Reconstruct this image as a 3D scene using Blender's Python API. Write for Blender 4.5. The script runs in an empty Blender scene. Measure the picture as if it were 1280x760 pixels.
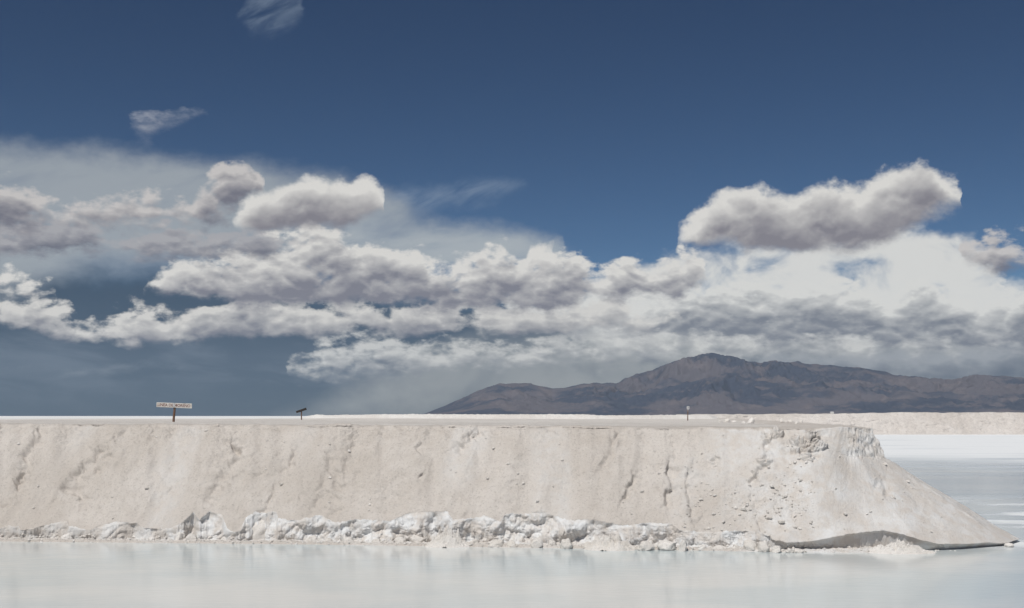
import bpy, bmesh, math, random
import numpy as np
from mathutils import Vector

random.seed(7)
R = math.radians
scene = bpy.context.scene
col = scene.collection

# ------------------------------------------------------------------ camera
W0, H0, FPX = 1280.0, 760.0, 1422.0
CAM = np.array([0.0, 0.0, 5.27])
PITCH = math.atan(140.0 / FPX)
cd = bpy.data.cameras.new('camera')
cam = bpy.data.objects.new('camera', cd)
col.objects.link(cam)
cam.location = CAM
cam.rotation_euler = (math.pi / 2 + PITCH, 0, 0)
cd.sensor_width = 36.0
cd.lens = FPX / W0 * 36.0
cd.clip_start = 0.1
cd.clip_end = 200000.0
scene.camera = cam

CP, SP = math.cos(PITCH), math.sin(PITCH)


def ray(px, py):
    """direction (x, y, z) of a photo pixel"""
    a = (np.asarray(px, float) - W0 / 2) / FPX
    b = -(np.asarray(py, float) - H0 / 2) / FPX
    return np.stack([a, CP - b * SP, SP + b * CP], -1)


def on_plane(px, py, z=0.0):
    d = ray(px, py)
    k = (z - CAM[2]) / d[..., 2]
    return CAM + d * k[..., None]


def at_depth(px, py, y):
    d = ray(px, py)
    return CAM + d * (np.asarray(y, float) / d[..., 1])[..., None]


def project(P):
    d = P - CAM
    f = d[..., 1] * CP + d[..., 2] * SP
    up = -d[..., 1] * SP + d[..., 2] * CP
    f = np.maximum(f, 1e-3)
    return W0 / 2 + FPX * d[..., 0] / f, H0 / 2 - FPX * up / f


# ------------------------------------------------------------------ light + view
SUN_EL, SUN_AZ = 56.0, 206.0        # azimuth clockwise from +Y; sun behind and left of the camera
sun_dir = Vector((math.sin(R(SUN_AZ)) * math.cos(R(SUN_EL)), math.cos(R(SUN_AZ)) * math.cos(R(SUN_EL)), math.sin(R(SUN_EL))))
sl = bpy.data.lights.new('sun', 'SUN')
sl.energy = 3.7
sl.angle = R(0.53)
sl.color = (1.0, 0.965, 0.91)
so = bpy.data.objects.new('sun', sl)
col.objects.link(so)
so.rotation_euler = sun_dir.to_track_quat('Z', 'Y').to_euler()
so.location = (-40, -40, 60)

scene.view_settings.view_transform = 'Standard'
scene.view_settings.look = 'None'
scene.view_settings.exposure = 0.0
scene.view_settings.gamma = 1.0
scene.view_settings.use_curve_mapping = False
scene.render.engine = 'CYCLES'
scene.cycles.use_denoising = True
scene.cycles.max_bounces = 6
scene.cycles.diffuse_bounces = 3
scene.cycles.glossy_bounces = 3
scene.cycles.volume_bounces = 1
scene.cycles.transparent_max_bounces = 12
scene.cycles.sample_clamp_indirect = 6.0


# ------------------------------------------------------------------ node helper
class NT:
    def __init__(self, tree):
        self.t = tree
        self.n = tree.nodes
        self.l = tree.links

    def put(self, node, idx, v):
        if isinstance(v, bpy.types.NodeSocket):
            self.l.new(v, node.inputs[idx])
        elif v is not None:
            node.inputs[idx].default_value = v

    def m(self, op, a, b=None, c=None, clamp=False):
        n = self.n.new('ShaderNodeMath')
        n.operation = op
        n.use_clamp = clamp
        for i, v in enumerate((a, b, c)):
            self.put(n, i, v)
        return n.outputs[0]

    def add(self, a, b): return self.m('ADD', a, b)
    def sub(self, a, b): return self.m('SUBTRACT', a, b)
    def mul(self, a, b): return self.m('MULTIPLY', a, b)
    def div(self, a, b): return self.m('DIVIDE', a, b)
    def mn(self, a, b): return self.m('MINIMUM', a, b)
    def mx(self, a, b): return self.m('MAXIMUM', a, b)
    def mad(self, a, b, c): return self.m('MULTIPLY_ADD', a, b, c)
    def clamp(self, a): return self.m('ADD', a, 0.0, clamp=True)

    def rng(self, v, a, b, c=0.0, d=1.0, smooth=True):
        n = self.n.new('ShaderNodeMapRange')
        n.interpolation_type = 'SMOOTHSTEP' if smooth else 'LINEAR'
        for i, x in enumerate((v, a, b, c, d)):
            self.put(n, i, x)
        return n.outputs[0]

    def vm(self, op, a, b=None, s=None):
        n = self.n.new('ShaderNodeVectorMath')
        n.operation = op
        self.put(n, 0, a)
        if b is not None:
            self.put(n, 1, b)
        if s is not None:
            self.put(n, 3, s)
        return n.outputs[0]

    def noise(self, vec, scale, detail=4.0, rough=0.55, kind='FBM', lac=2.0, off=0.0, gain=1.0, color=False, dist=0.0):
        n = self.n.new('ShaderNodeTexNoise')
        n.noise_type = kind
        n.normalize = (kind == 'FBM')
        self.l.new(vec, n.inputs['Vector'])
        n.inputs['Scale'].default_value = scale
        n.inputs['Detail'].default_value = detail
        n.inputs['Roughness'].default_value = rough
        n.inputs['Lacunarity'].default_value = lac
        n.inputs['Distortion'].default_value = dist
        if 'Offset' in n.inputs:
            n.inputs['Offset'].default_value = off
            n.inputs['Gain'].default_value = gain
        return n.outputs['Color' if color else 'Fac']

    def mix(self, f, a, b):
        n = self.n.new('ShaderNodeMix')
        n.data_type = 'RGBA'
        self.put(n, 0, f)
        for i, v in ((6, a), (7, b)):
            if isinstance(v, bpy.types.NodeSocket):
                self.l.new(v, n.inputs[i])
            else:
                n.inputs[i].default_value = (*v, 1.0) if len(v) == 3 else v
        return n.outputs[2]

    def sep(self, v):
        n = self.n.new('ShaderNodeSeparateXYZ')
        self.l.new(v, n.inputs[0])
        return n.outputs

    def comb(self, x, y, z):
        n = self.n.new('ShaderNodeCombineXYZ')
        for i, v in enumerate((x, y, z)):
            self.put(n, i, v)
        return n.outputs[0]


def srgb(r, g, b):
    f = lambda c: (c / 255 / 12.92) if c / 255 <= 0.04045 else ((c / 255 + 0.055) / 1.055) ** 2.4
    return (f(r), f(g), f(b))


# ------------------------------------------------------------------ sky (world)
world = bpy.data.worlds.new('World')
scene.world = world
world.use_nodes = True
wt = world.node_tree
wt.nodes.clear()
N = NT(wt)
sky = N.n.new('ShaderNodeTexSky')
sky.sky_type = 'NISHITA'
sky.sun_disc = False
sky.sun_elevation = R(SUN_EL)
sky.sun_rotation = R(SUN_AZ)
sky.altitude = 3450.0
sky.air_density = 1.0
sky.dust_density = 0.6
sky.ozone_density = 2.0
SKY_STRENGTH = 0.06

tc = N.n.new('ShaderNodeTexCoord')
D = tc.outputs['Generated']
dx, dy, dz = N.sep(D)
az = N.m('ARCTAN2', dx, dy)
el = N.m('ARCSINE', dz)
AZR, ELR, EL0 = R(30), R(32), R(6)


def pix_azel(px, py):
    d = ray(px, py)
    d = d / np.linalg.norm(d, axis=-1, keepdims=True)
    return np.arctan2(d[..., 0], d[..., 1]), np.arcsin(d[..., 2])


def curve_pair(az_s, tops, bots):
    """two outlines (photo pixels) -> elevation of top and bottom at an azimuth"""
    n = N.n.new('ShaderNodeRGBCurve')
    mp = n.mapping
    mp.extend = 'HORIZONTAL'
    for ci, pts in ((0, tops), (1, bots)):
        c = mp.curves[ci]
        a, e = pix_azel(np.array([p[0] for p in pts], float), np.array([p[1] for p in pts], float))
        xs = a / (2 * AZR) + 0.5
        ys = np.clip((e + EL0) / ELR, 0, 1)
        pl = [(float(x), float(y)) for x, y in zip(xs, ys)]
        while len(c.points) < len(pl):
            c.points.new(0.5, 0.5)
        for p, (x, y) in zip(c.points, pl):
            p.location = (x, y)
            p.handle_type = 'VECTOR'
    mp.update()
    x01 = N.mad(az_s, 1 / (2 * AZR), 0.5)
    N.l.new(x01, n.inputs['Color'])
    s = N.n.new('ShaderNodeSeparateColor')
    N.l.new(n.outputs[0], s.inputs[0])
    return N.mad(s.outputs[0], ELR, -EL0), N.mad(s.outputs[1], ELR, -EL0)


warpA = N.vm('SUBTRACT', N.noise(N.comb(dx, dy, N.mul(dz, 1.6)), 24.0, 4.0, 0.6, color=True), (0.5, 0.5, 0.5))
wx, wy, wz = N.sep(warpA)
slow = N.noise(N.comb(dx, dy, N.mul(dz, 2.2)), 9.0, 3.0, 0.5)
STEPS = (R(0.28), R(0.75), R(1.5))      # distances towards the sun at which the cloud's own shade is gathered
LX = -0.30


def family(scale, zsq, seed):
    """cloud noise shared by the decks at one distance: ragged edge noise, and rounded billows here and further towards the sun"""
    def at(de):
        return N.comb(N.add(dx, seed * 1.7 + de * LX), N.add(dy, seed * 0.9), N.mad(dz, zsq, seed + de * zsq))

    def puff(p, det=4.0):
        r = N.noise(p, scale * 0.85, det, 0.5, kind='RIDGED_MULTIFRACTAL', off=0.85, gain=1.7, lac=2.1)
        l = N.noise(p, scale * 0.58, det, 0.54)
        return N.mad(l, 1.6, N.mul(r, -0.30))
    p0 = at(0.0)
    return N.noise(p0, scale, 8.0, 0.62), puff(p0, 5.0), [puff(at(d), 4.0 - i) for i, d in enumerate(STEPS)]


NEAR = family(30.0, 1.35, 3.3)
MID = family(40.0, 1.7, 8.1)
LOW = family(46.0, 2.0, 5.7)
PM = 0.50       # mean of the billow noise


def cumulus(under, tops, bots, fam, dark, bright, sT=0.9, sB=0.45, kb=2.6, kp=1.6, kr=0.85, kv=0.18, kl=1.0, kt=1.8,
            base=0.12, warp=0.024, soft=0.55, opac=1.0, ks=0.5, bias=0.15):
    """one deck of cumulus over 'under': an outline made ragged by noise, shaded by the cloud above each point"""
    rag, pf0, pfs = fam

    def edge_at(de):
        a = N.add(N.mad(wx, warp, az), de * LX)
        e = N.add(N.mad(wy, warp * 0.6, el), de)
        t, b = curve_pair(a, tops, bots)
        ed = N.mn(N.div(N.sub(t, e), R(sT)), N.div(N.sub(e, b), R(sB)))
        ed = N.mn(ed, N.mad(N.sub(t, b), 2.4 / R(0.5), -1.3))
        return N.mx(N.mn(ed, 1.0), -3.2), e, t, b
    e0, e, t, b = edge_at(0.0)
    dens = N.add(N.mad(N.sub(rag, 0.5), kb, e0), N.mul(N.sub(pf0, PM), kp))
    dens = N.add(dens, bias)
    vh = N.div(N.sub(e, b), N.mx(N.sub(t, b), R(0.5)))
    low = N.m('SUBTRACT', 1.0, vh, clamp=True)
    alpha = N.mul(N.rng(dens, 0.0, N.mad(low, soft * 1.2, soft)), opac)
    tau = 0.0
    for w_, d_, pf in zip((0.30, 0.35, 0.35), STEPS, pfs):
        ei = edge_at(d_)[0]
        tau = N.add(N.mul(N.mx(N.mad(N.sub(pf, PM), 2.2, ei), 0.0), w_), tau)
    lit = N.m('EXPONENT', N.mul(tau, -kt))
    li = N.mad(lit, kl, N.mad(N.sub(pf0, pfs[0]), kr, base))
    li = N.add(li, N.mul(N.sub(N.mx(N.mn(vh, 1.2), -0.2), 0.5), kv * 2))
    li = N.add(li, N.mul(N.sub(slow, 0.5), ks))
    shade = N.mix(N.rng(li, 0.0, 1.0, smooth=False), dark, bright)
    return N.mix(alpha, under, shade)


def veil(under, tops, bots, seed, colr, sT=1.5, sB=1.5, opac=0.8, stretch=(10, 10, 40), lo=0.35, hi=0.75, warp=0.03, tilt=0.0, detail=5.0):
    a = N.mad(wx, warp, az)
    e = N.mad(wy, warp, el)
    t, b = curve_pair(a, tops, bots)
    edge = N.mul(N.rng(N.sub(t, e), 0.0, R(sT)), N.rng(N.sub(e, b), 0.0, R(sB)))
    zz = N.add(dz, N.mul(dx, tilt))
    P = N.comb(N.mad(dx, stretch[0], seed), N.mul(dy, stretch[1]), N.mul(zz, stretch[2]))
    n = N.noise(P, 1.0, detail, 0.55, dist=0.4)
    alpha = N.mul(N.mul(edge, N.rng(n, lo, hi)), opac)
    return N.mix(alpha, under, colr)


gm = N.n.new('ShaderNodeGamma')
N.l.new(N.vm('SCALE', sky.outputs[0], s=SKY_STRENGTH), gm.inputs[0])
gm.inputs[1].default_value = 1.36
c = N.vm('MULTIPLY', gm.outputs[0], (0.88, 1.05, 1.06))
# low murk and rain veils along the horizon (slate blue at the left, pale in the middle)
c = veil(c, [(-120, 285), (60, 295), (200, 300), (420, 325), (640, 340), (900, 360), (1400, 370)], [(-120, 620), (1400, 620)], 3.1,
         srgb(46, 68, 90), sT=2.6, sB=0.3, opac=0.95, stretch=(2, 2, 6), lo=0.0, hi=0.25, detail=2.0)
c = veil(c, [(-200, 560), (330, 510), (440, 456), (520, 420), (600, 396), (700, 392), (900, 392), (1400, 392)], [(-200, 560), (440, 552), (640, 562), (1400, 580)], 5.3,
         srgb(158, 161, 161), sT=2.2, sB=2.6, opac=0.8, stretch=(9, 9, 10), lo=0.12, hi=0.56, detail=4.0)
# high thin sheet at the left
c = veil(c, [(-200, 140), (0, 160), (140, 172), (300, 186), (420, 200), (500, 232), (560, 262), (690, 284), (740, 330), (1500, 336)],
         [(-200, 400), (0, 395), (120, 360), (220, 355), (430, 360), (690, 335), (740, 332), (1500, 338)], 1.2,
         srgb(156, 163, 169), sT=1.6, sB=2.2, opac=0.9, stretch=(6, 6, 20), lo=0.10, hi=0.58, tilt=-0.25)
c = veil(c, [(-200, 340), (380, 300), (440, 264), (600, 262), (700, 288), (720, 340), (1500, 340)],
         [(-200, 300), (380, 292), (430, 340), (600, 344), (700, 342), (720, 331), (1500, 331)], 4.2,
         srgb(174, 180, 183), sT=1.2, sB=1.0, opac=0.72, stretch=(9, 9, 26), lo=0.2, hi=0.6, tilt=-0.1)
c = veil(c, [(-200, 60), (280, 50), (300, -5), (340, -30), (374, -30), (392, 60), (470, 270), (500, 222), (650, 218), (668, 250), (1500, 270)],
         [(-200, 10), (280, 20), (310, 44), (340, 48), (366, 40), (392, 20), (470, 240), (500, 268), (600, 262), (668, 240), (1500, 240)], 7.7,
         srgb(150, 165, 182), sT=0.9, sB=0.9, opac=0.36, stretch=(22, 22, 90), lo=0.3, hi=0.75, tilt=-0.45)
c = veil(c, [(-200, 452), (40, 448), (120, 450), (220, 452), (260, 470), (1500, 480)], [(-200, 476), (40, 474), (120, 476), (220, 474), (260, 460), (1500, 440)], 2.7,
         srgb(150, 158, 166), sT=0.6, sB=0.6, opac=0.5, stretch=(26, 26, 60), lo=0.45, hi=0.75)
c = veil(c, [(-200, 395), (200, 395), (420, 410), (520, 430), (560, 470), (1500, 480)], [(-200, 515), (200, 515), (420, 510), (520, 480), (560, 460), (1500, 440)], 6.1,
         srgb(118, 130, 144), sT=1.2, sB=1.6, opac=0.36, stretch=(12, 12, 46), lo=0.38, hi=0.7, tilt=0.06)
# bright smooth anvil at the right
c = veil(c, [(-200, 400), (690, 400), (740, 352), (790, 326), (860, 304), (930, 298), (1000, 296), (1100, 284), (1150, 272), (1175, 282), (1215, 284), (1235, 300), (1255, 345), (1300, 350), (1500, 350)],
         [(-200, 402), (690, 404), (760, 450), (1300, 450), (1500, 450)], 9.1,
         srgb(213, 213, 210), sT=1.0, sB=1.5, opac=0.97, stretch=(26, 26, 34), lo=0.14, hi=0.5, warp=0.045)

# lower bank of stacked cloud along the horizon
c = cumulus(c, [(-200, 500), (300, 490), (352, 480), (366, 446), (420, 430), (466, 421), (520, 428), (590, 430), (660, 424), (740, 414), (840, 408), (960, 410), (1100, 412), (1500, 420)],
            [(-200, 474), (300, 466), (352, 466), (372, 470), (430, 472), (480, 476), (560, 470), (640, 462), (740, 456), (840, 460), (1000, 470), (1100, 476), (1500, 480)], LOW,
            srgb(104, 112, 124), srgb(204, 204, 201), sT=1.0, sB=0.8, soft=0.8, opac=0.9, kr=0.6, bias=0.2)
c = cumulus(c, [(-200, 520), (900, 490), (960, 446), (1060, 440), (1150, 440), (1280, 432), (1500, 430)],
            [(-200, 490), (900, 466), (960, 472), (1080, 480), (1280, 486), (1500, 486)], MID,
            srgb(70, 84, 102), srgb(148, 153, 159), sT=0.6, sB=0.4, soft=0.9, opac=0.9, kr=0.4)
# deck of tops in front of the anvil
c = cumulus(c, [(-200, 440), (560, 420), (600, 390), (640, 372), (700, 362), (760, 372), (830, 366), (880, 360), (930, 348), (1000, 352), (1040, 362), (1080, 356), (1110, 364), (1160, 356), (1210, 370), (1280, 364), (1500, 360)],
            [(-200, 410), (560, 395), (600, 405), (640, 414), (760, 424), (900, 430), (1050, 432), (1280, 440), (1500, 442)], LOW,
            srgb(114, 120, 131), srgb(212, 212, 209), sT=1.0, sB=0.9, base=0.07, kr=0.6)
# long low row
c = cumulus(c, [(-200, 372), (0, 378), (40, 370), (78, 386), (90, 402), (140, 392), (200, 388), (260, 381), (330, 376), (400, 374), (460, 378), (520, 380), (580, 378), (640, 384), (700, 382), (780, 388), (860, 400), (900, 440), (1500, 450)],
            [(-200, 402), (0, 402), (44, 418), (120, 430), (200, 429), (300, 423), (420, 417), (520, 417), (620, 416), (700, 414), (800, 412), (860, 404), (900, 410), (1500, 420)], MID,
            srgb(116, 119, 130), srgb(208, 206, 202), sT=0.9, sB=0.45, bias=0.1, base=0.08)
# main heap in the middle, then the small one beside it
c = cumulus(c, [(-200, 330), (-20, 345), (60, 360), (100, 390), (168, 386), (184, 350), (212, 334), (250, 322), (300, 318), (345, 300), (392, 284), (432, 300), (470, 316), (520, 318), (560, 330), (612, 314), (640, 324), (684, 330), (716, 318), (744, 342), (768, 330), (806, 330), (852, 315), (880, 328), (892, 360), (940, 400), (1500, 400)],
            [(-200, 350), (-20, 366), (60, 376), (100, 370), (168, 364), (186, 358), (260, 376), (330, 386), (450, 386), (550, 390), (650, 392), (720, 386), (744, 370), (800, 372), (850, 374), (878, 352), (892, 346), (940, 380), (1500, 380)], MID,
            srgb(120, 121, 132), srgb(214, 212, 208), sT=1.1, sB=0.7, bias=0.15, base=0.05)
# ragged grey scraps at the left, some with a paler core
c = cumulus(c, [(-200, 300), (0, 286), (60, 286), (104, 280), (150, 304), (176, 298), (230, 290), (290, 292), (340, 296), (372, 310), (390, 340), (1500, 340)],
            [(-200, 325), (0, 322), (70, 322), (120, 312), (150, 312), (190, 330), (250, 326), (320, 320), (372, 312), (390, 322), (1500, 322)], LOW,
            srgb(100, 102, 116), srgb(164, 163, 167), sT=0.8, sB=0.8, kb=3.4, soft=0.7, opac=0.9, base=0.0, bias=0.3)
c = cumulus(c, [(-200, 220), (0, 222), (26, 236), (70, 262), (94, 256), (140, 244), (190, 244), (216, 254), (240, 250), (262, 218), (292, 192), (316, 196), (328, 240), (344, 290), (1150, 340), (1192, 330), (1204, 314), (1236, 301), (1262, 299), (1300, 306), (1500, 300)],
            [(-200, 296), (0, 300), (40, 296), (80, 276), (94, 280), (150, 288), (200, 286), (230, 282), (262, 276), (290, 270), (316, 250), (328, 246), (344, 240), (1150, 290), (1192, 310), (1204, 328), (1236, 336), (1262, 334), (1300, 332), (1500, 330)], MID,
            srgb(108, 108, 120), srgb(196, 192, 190), sT=1.1, sB=1.0, kb=3.2, soft=0.7, opac=0.95, base=0.02, bias=0.18)
c = cumulus(c, [(-200, 300), (280, 300), (290, 272), (316, 254), (346, 240), (384, 220), (412, 230), (440, 230), (464, 222), (480, 242),
                (492, 300), (650, 360), (664, 310), (690, 312), (706, 360), (834, 360), (844, 294), (876, 270), (902, 252), (942, 238), (984, 240), (1012, 235), (1060, 230), (1100, 218), (1130, 209), (1160, 200), (1184, 218), (1204, 240), (1213, 300), (1218, 340), (1300, 350), (1340, 330), (1500, 300)],
            [(-200, 270), (280, 270), (290, 288), (350, 291), (420, 285), (476, 266), (492, 262),
             (650, 325), (668, 332), (690, 334), (706, 328), (834, 310), (848, 305), (918, 307), (932, 319), (1050, 320), (1112, 309), (1136, 290), (1176, 264), (1204, 252), (1213, 256), (1218, 290), (1300, 290), (1340, 316), (1500, 320)], NEAR,
            srgb(126, 124, 132), srgb(215, 213, 209), sT=1.1, sB=0.7, warp=0.018, bias=0.30, kb=2.1, kp=0.7)
# lone scrap high up
c = cumulus(c, [(-200, 190), (146, 180), (158, 148), (196, 136), (262, 136), (280, 170), (1500, 190)], [(-200, 140), (146, 140), (168, 168), (186, 173), (214, 160), (262, 148), (280, 136), (1500, 136)], LOW,
            srgb(140, 146, 158), srgb(182, 185, 192), sT=0.5, sB=0.5, kb=3.4, soft=1.6, opac=0.7, warp=0.02)

bg = N.n.new('ShaderNodeBackground')
N.l.new(c, bg.inputs[0])
bg.inputs[1].default_value = 1.0
world.cycles.sampling_method = 'MANUAL'
world.cycles.sample_map_resolution = 256
wo = N.n.new('ShaderNodeOutputWorld')
N.l.new(bg.outputs[0], wo.inputs[0])


# ------------------------------------------------------------------ numpy noise
_rng = np.random.RandomState(11)
_perm = np.concatenate([_rng.permutation(256)] * 3)
_g3 = _rng.normal(size=(256, 3))
_g3 /= np.linalg.norm(_g3, axis=1, keepdims=True)


def perlin(x, y, z=0.0):
    x, y, z = np.broadcast_arrays(np.asarray(x, float), np.asarray(y, float), np.asarray(z, float))
    xi, yi, zi = np.floor(x).astype(int), np.floor(y).astype(int), np.floor(z).astype(int)
    xf, yf, zf = x - xi, y - yi, z - zi
    f = lambda t: t * t * t * (t * (t * 6 - 15) + 10)
    u, v, w = f(xf), f(yf), f(zf)
    xi &= 255; yi &= 255; zi &= 255

    def g(i, j, k):
        h = _perm[_perm[_perm[(xi + i) & 255] + ((yi + j) & 255)] + ((zi + k) & 255)]
        gr = _g3[h]
        return gr[..., 0] * (xf - i) + gr[..., 1] * (yf - j) + gr[..., 2] * (zf - k)
    l = lambda a, b, t: a + (b - a) * t
    return 1.55 * l(l(l(g(0, 0, 0), g(1, 0, 0), u), l(g(0, 1, 0), g(1, 1, 0), u), v),
                    l(l(g(0, 0, 1), g(1, 0, 1), u), l(g(0, 1, 1), g(1, 1, 1), u), v), w)


def fbm(x, y, z=0.0, o=4, g=0.5, billow=False, ridge=False):
    s, a, t = 0.0, 1.0, 0.0
    for i in range(o):
        n = perlin(x * 2 ** i + i * 17.3, y * 2 ** i - i * 9.1, np.asarray(z) * 2 ** i + i * 5.7)
        if billow:
            n = np.abs(n) * 2 - 0.5
        if ridge:
            n = 0.5 - np.abs(n) * 2
        s = s + a * n
        t += a
        a *= g
    return s / t


def sstep(x, a, b):
    t = np.clip((x - a) / (b - a), 0, 1)
    return t * t * (3 - 2 * t)


def seg_dist(u, v, pts):
    """distance to a polyline (all in photo pixels), signed by the side, and position along it"""
    best = np.full(u.shape, 1e9); side = np.zeros(u.shape); pos = np.zeros(u.shape)
    n = len(pts) - 1
    for i in range(n):
        (x0, y0), (x1, y1) = pts[i], pts[i + 1]
        ex, ey = x1 - x0, y1 - y0
        L2 = ex * ex + ey * ey
        t = np.clip(((u - x0) * ex + (v - y0) * ey) / L2, 0, 1)
        d = np.hypot(u - x0 - t * ex, v - y0 - t * ey)
        k = d < best
        best = np.where(k, d, best)
        side = np.where(k, np.sign((u - x0) * ey - (v - y0) * ex), side)
        pos = np.where(k, (i + t) / n, pos)
    return best, side, pos


# ------------------------------------------------------------------ mesh helpers
def grid_mesh(name, P, mat, attrs=None, smooth=True, parent=None, flip=False):
    """P: (rows, cols, 3) -> one mesh object"""
    r, c_, _ = P.shape
    idx = np.arange(r * c_).reshape(r, c_)
    q = np.stack([idx[:-1, :-1], idx[:-1, 1:], idx[1:, 1:], idx[1:, :-1]], -1).reshape(-1, 4)
    if flip:
        q = q[:, ::-1]
    me = bpy.data.meshes.new(name)
    me.vertices.add(r * c_)
    me.vertices.foreach_set('co', P.reshape(-1).astype(np.float32))
    me.loops.add(q.size)
    me.loops.foreach_set('vertex_index', q.reshape(-1).astype(np.int32))
    me.polygons.add(len(q))
    me.polygons.foreach_set('loop_start', np.arange(0, q.size, 4, dtype=np.int32))
    me.update(calc_edges=True)
    if smooth:
        me.polygons.foreach_set('use_smooth', np.ones(len(q), bool))
    for k, v in (attrs or {}).items():
        a = me.attributes.new(k, 'FLOAT', 'POINT')
        a.data.foreach_set('value', np.asarray(v, np.float32).reshape(-1))
    me.validate()
    me.materials.append(mat)
    o = bpy.data.objects.new(name, me)
    col.objects.link(o)
    o.parent = parent
    return o


def obj_from_bm(name, bm, mat, parent=None, smooth=False):
    me = bpy.data.meshes.new(name)
    bmesh.ops.recalc_face_normals(bm, faces=bm.faces)
    bm.to_mesh(me)
    bm.free()
    if smooth:
        me.polygons.foreach_set('use_smooth', np.ones(len(me.polygons), bool))
    me.materials.append(mat)
    o = bpy.data.objects.new(name, me)
    col.objects.link(o)
    o.parent = parent
    return o


def empty(name, loc):
    o = bpy.data.objects.new(name, None)
    col.objects.link(o)
    o.location = loc
    o.empty_display_size = 0.2
    return o


def tag(o, label=None, cat=None, group=None, kind=None):
    if label: o['label'] = label
    if cat: o['category'] = cat
    if group: o['group'] = group
    if kind: o['kind'] = kind
    return o


def new_mat(name):
    m = bpy.data.materials.new(name)
    m.use_nodes = True
    t = m.node_tree
    t.nodes.clear()
    k = NT(t)
    b = k.n.new('ShaderNodeBsdfPrincipled')
    o = k.n.new('ShaderNodeOutputMaterial')
    k.l.new(b.outputs[0], o.inputs[0])
    b.inputs['Roughness'].default_value = 0.9
    b.inputs['Specular IOR Level'].default_value = 0.2
    return m, k, b


def bump(k, b, h, strength, dist, normal=None):
    n = k.n.new('ShaderNodeBump')
    n.inputs['Strength'].default_value = strength
    n.inputs['Distance'].default_value = dist
    k.l.new(h, n.inputs['Height'])
    if normal is not None:
        k.l.new(normal, n.inputs['Normal'])
    k.l.new(n.outputs[0], b.inputs['Normal'])
    return n.outputs[0]


def wpos(k):
    g = k.n.new('ShaderNodeNewGeometry')
    return g.outputs['Position']


# ------------------------------------------------------------------ materials
def salt_material(name, dusty, clean, fresh, grain=1.0, scale=1.0, use_attr=True):
    m, k, b = new_mat(name)
    p = wpos(k)
    big = k.noise(p, 0.22 * scale, 4, 0.55)
    mid = k.noise(p, 1.7 * scale, 5, 0.6)
    fine = k.noise(p, 16.0 * scale, 4, 0.7)
    cc = k.mix(k.rng(k.add(k.mul(big, 0.65), k.mul(mid, 0.35)), 0.36, 0.66), dusty, clean)
    speck = k.noise(p, 11.0 * scale, 3, 0.75)
    cc = k.mix(k.mul(k.rng(speck, 0.50, 0.70), 0.55), cc, tuple(v * 0.66 for v in dusty))
    cc = k.mix(k.mul(k.rng(fine, 0.52, 0.74), 0.45), cc, tuple(min(1, v * 1.12) for v in clean))
    if use_attr:
        a = k.n.new('ShaderNodeAttribute')
        a.attribute_name = 'fresh'
        fr = k.mix(k.rng(mid, 0.35, 0.65), fresh, tuple(min(1, v * 1.05) for v in clean))
        cc = k.mix(a.outputs['Fac'], cc, fr)
    k.l.new(cc, b.inputs['Base Color'])
    h = k.add(k.mul(fine, 0.6), k.mul(k.noise(p, 45.0 * scale, 3, 0.7), 0.5))
    bump(k, b, h, 0.9 * grain, 0.09 / scale)
    return m


M_bank = salt_material('salt_bank', (0.575, 0.525, 0.475), (0.675, 0.63, 0.585), (0.85, 0.86, 0.865))
M_far = salt_material('salt_far', (0.60, 0.555, 0.515), (0.71, 0.67, 0.635), (0.85, 0.85, 0.84), scale=0.25, use_attr=False)
M_plat = salt_material('salt_plateau', (0.68, 0.64, 0.595), (0.80, 0.76, 0.715), (0.8, 0.8, 0.8), scale=0.5, use_attr=False)
M_wind = salt_material('salt_windrow', (0.72, 0.68, 0.64), (0.82, 0.80, 0.77), (0.85, 0.85, 0.85), scale=0.5, use_attr=False)
M_rock = salt_material('salt_lump', (0.70, 0.66, 0.61), (0.82, 0.79, 0.755), (0.8, 0.82, 0.83), use_attr=False, scale=1.6)

# white crust of the open flat
M_flat, k, b = new_mat('salt_flat')
p = wpos(k)
k.l.new(k.mix(k.rng(k.noise(p, 0.012, 5, 0.6), 0.4, 0.62), (0.80, 0.81, 0.81), (0.70, 0.70, 0.69)), b.inputs['Base Color'])
bump(k, b, k.noise(p, 3.0, 4, 0.6), 0.4, 0.05)

# shallow brine over white salt, dry crust towards the far shore
M_water, k, b = new_mat('brine')
p = wpos(k)
px_, py_, pz_ = k.sep(p)
ws = k.comb(k.mul(px_, 0.035), k.mul(py_, 0.11), 0.0)
warp = k.noise(ws, 1.0, 5, 0.6)
dist_ = k.mad(k.sub(warp, 0.5), 90.0, py_)
crust = k.rng(dist_, 92.0, 170.0)
streak = k.noise(k.comb(k.mul(px_, 0.02), k.mul(py_, 0.16), 4.0), 1.0, 5, 0.6)
crust = k.clamp(k.mul(crust, k.rng(streak, 0.22, 0.42)))
right = k.rng(px_, 15.5, 21.0)
near_patch = k.mul(k.mul(k.rng(k.noise(k.comb(k.mul(px_, 0.10), k.mul(py_, 0.22), 1.0), 1.0, 6, 0.6), 0.47, 0.60), right),
                   k.mul(k.rng(py_, 44, 49), k.sub(1.0, k.rng(py_, 66, 80))))
white = k.m('MAXIMUM', crust, k.mul(near_patch, 0.9))
cloudy = k.noise(k.comb(k.mul(px_, 0.10), k.mul(py_, 0.16), 2.0), 1.0, 4, 0.55)
milk = k.mix(k.rng(cloudy, 0.35, 0.65), (0.52, 0.585, 0.60), (0.65, 0.67, 0.66))
deep = k.mix(k.rng(streak, 0.35, 0.6), (0.40, 0.47, 0.52), (0.54, 0.585, 0.60))
blue_amt = k.mul(k.rng(py_, 44.0, 60.0), k.rng(px_, 8.0, 22.0))
cc = k.mix(blue_amt, milk, deep)
cc = k.mix(white, cc, (0.80, 0.82, 0.83))
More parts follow.
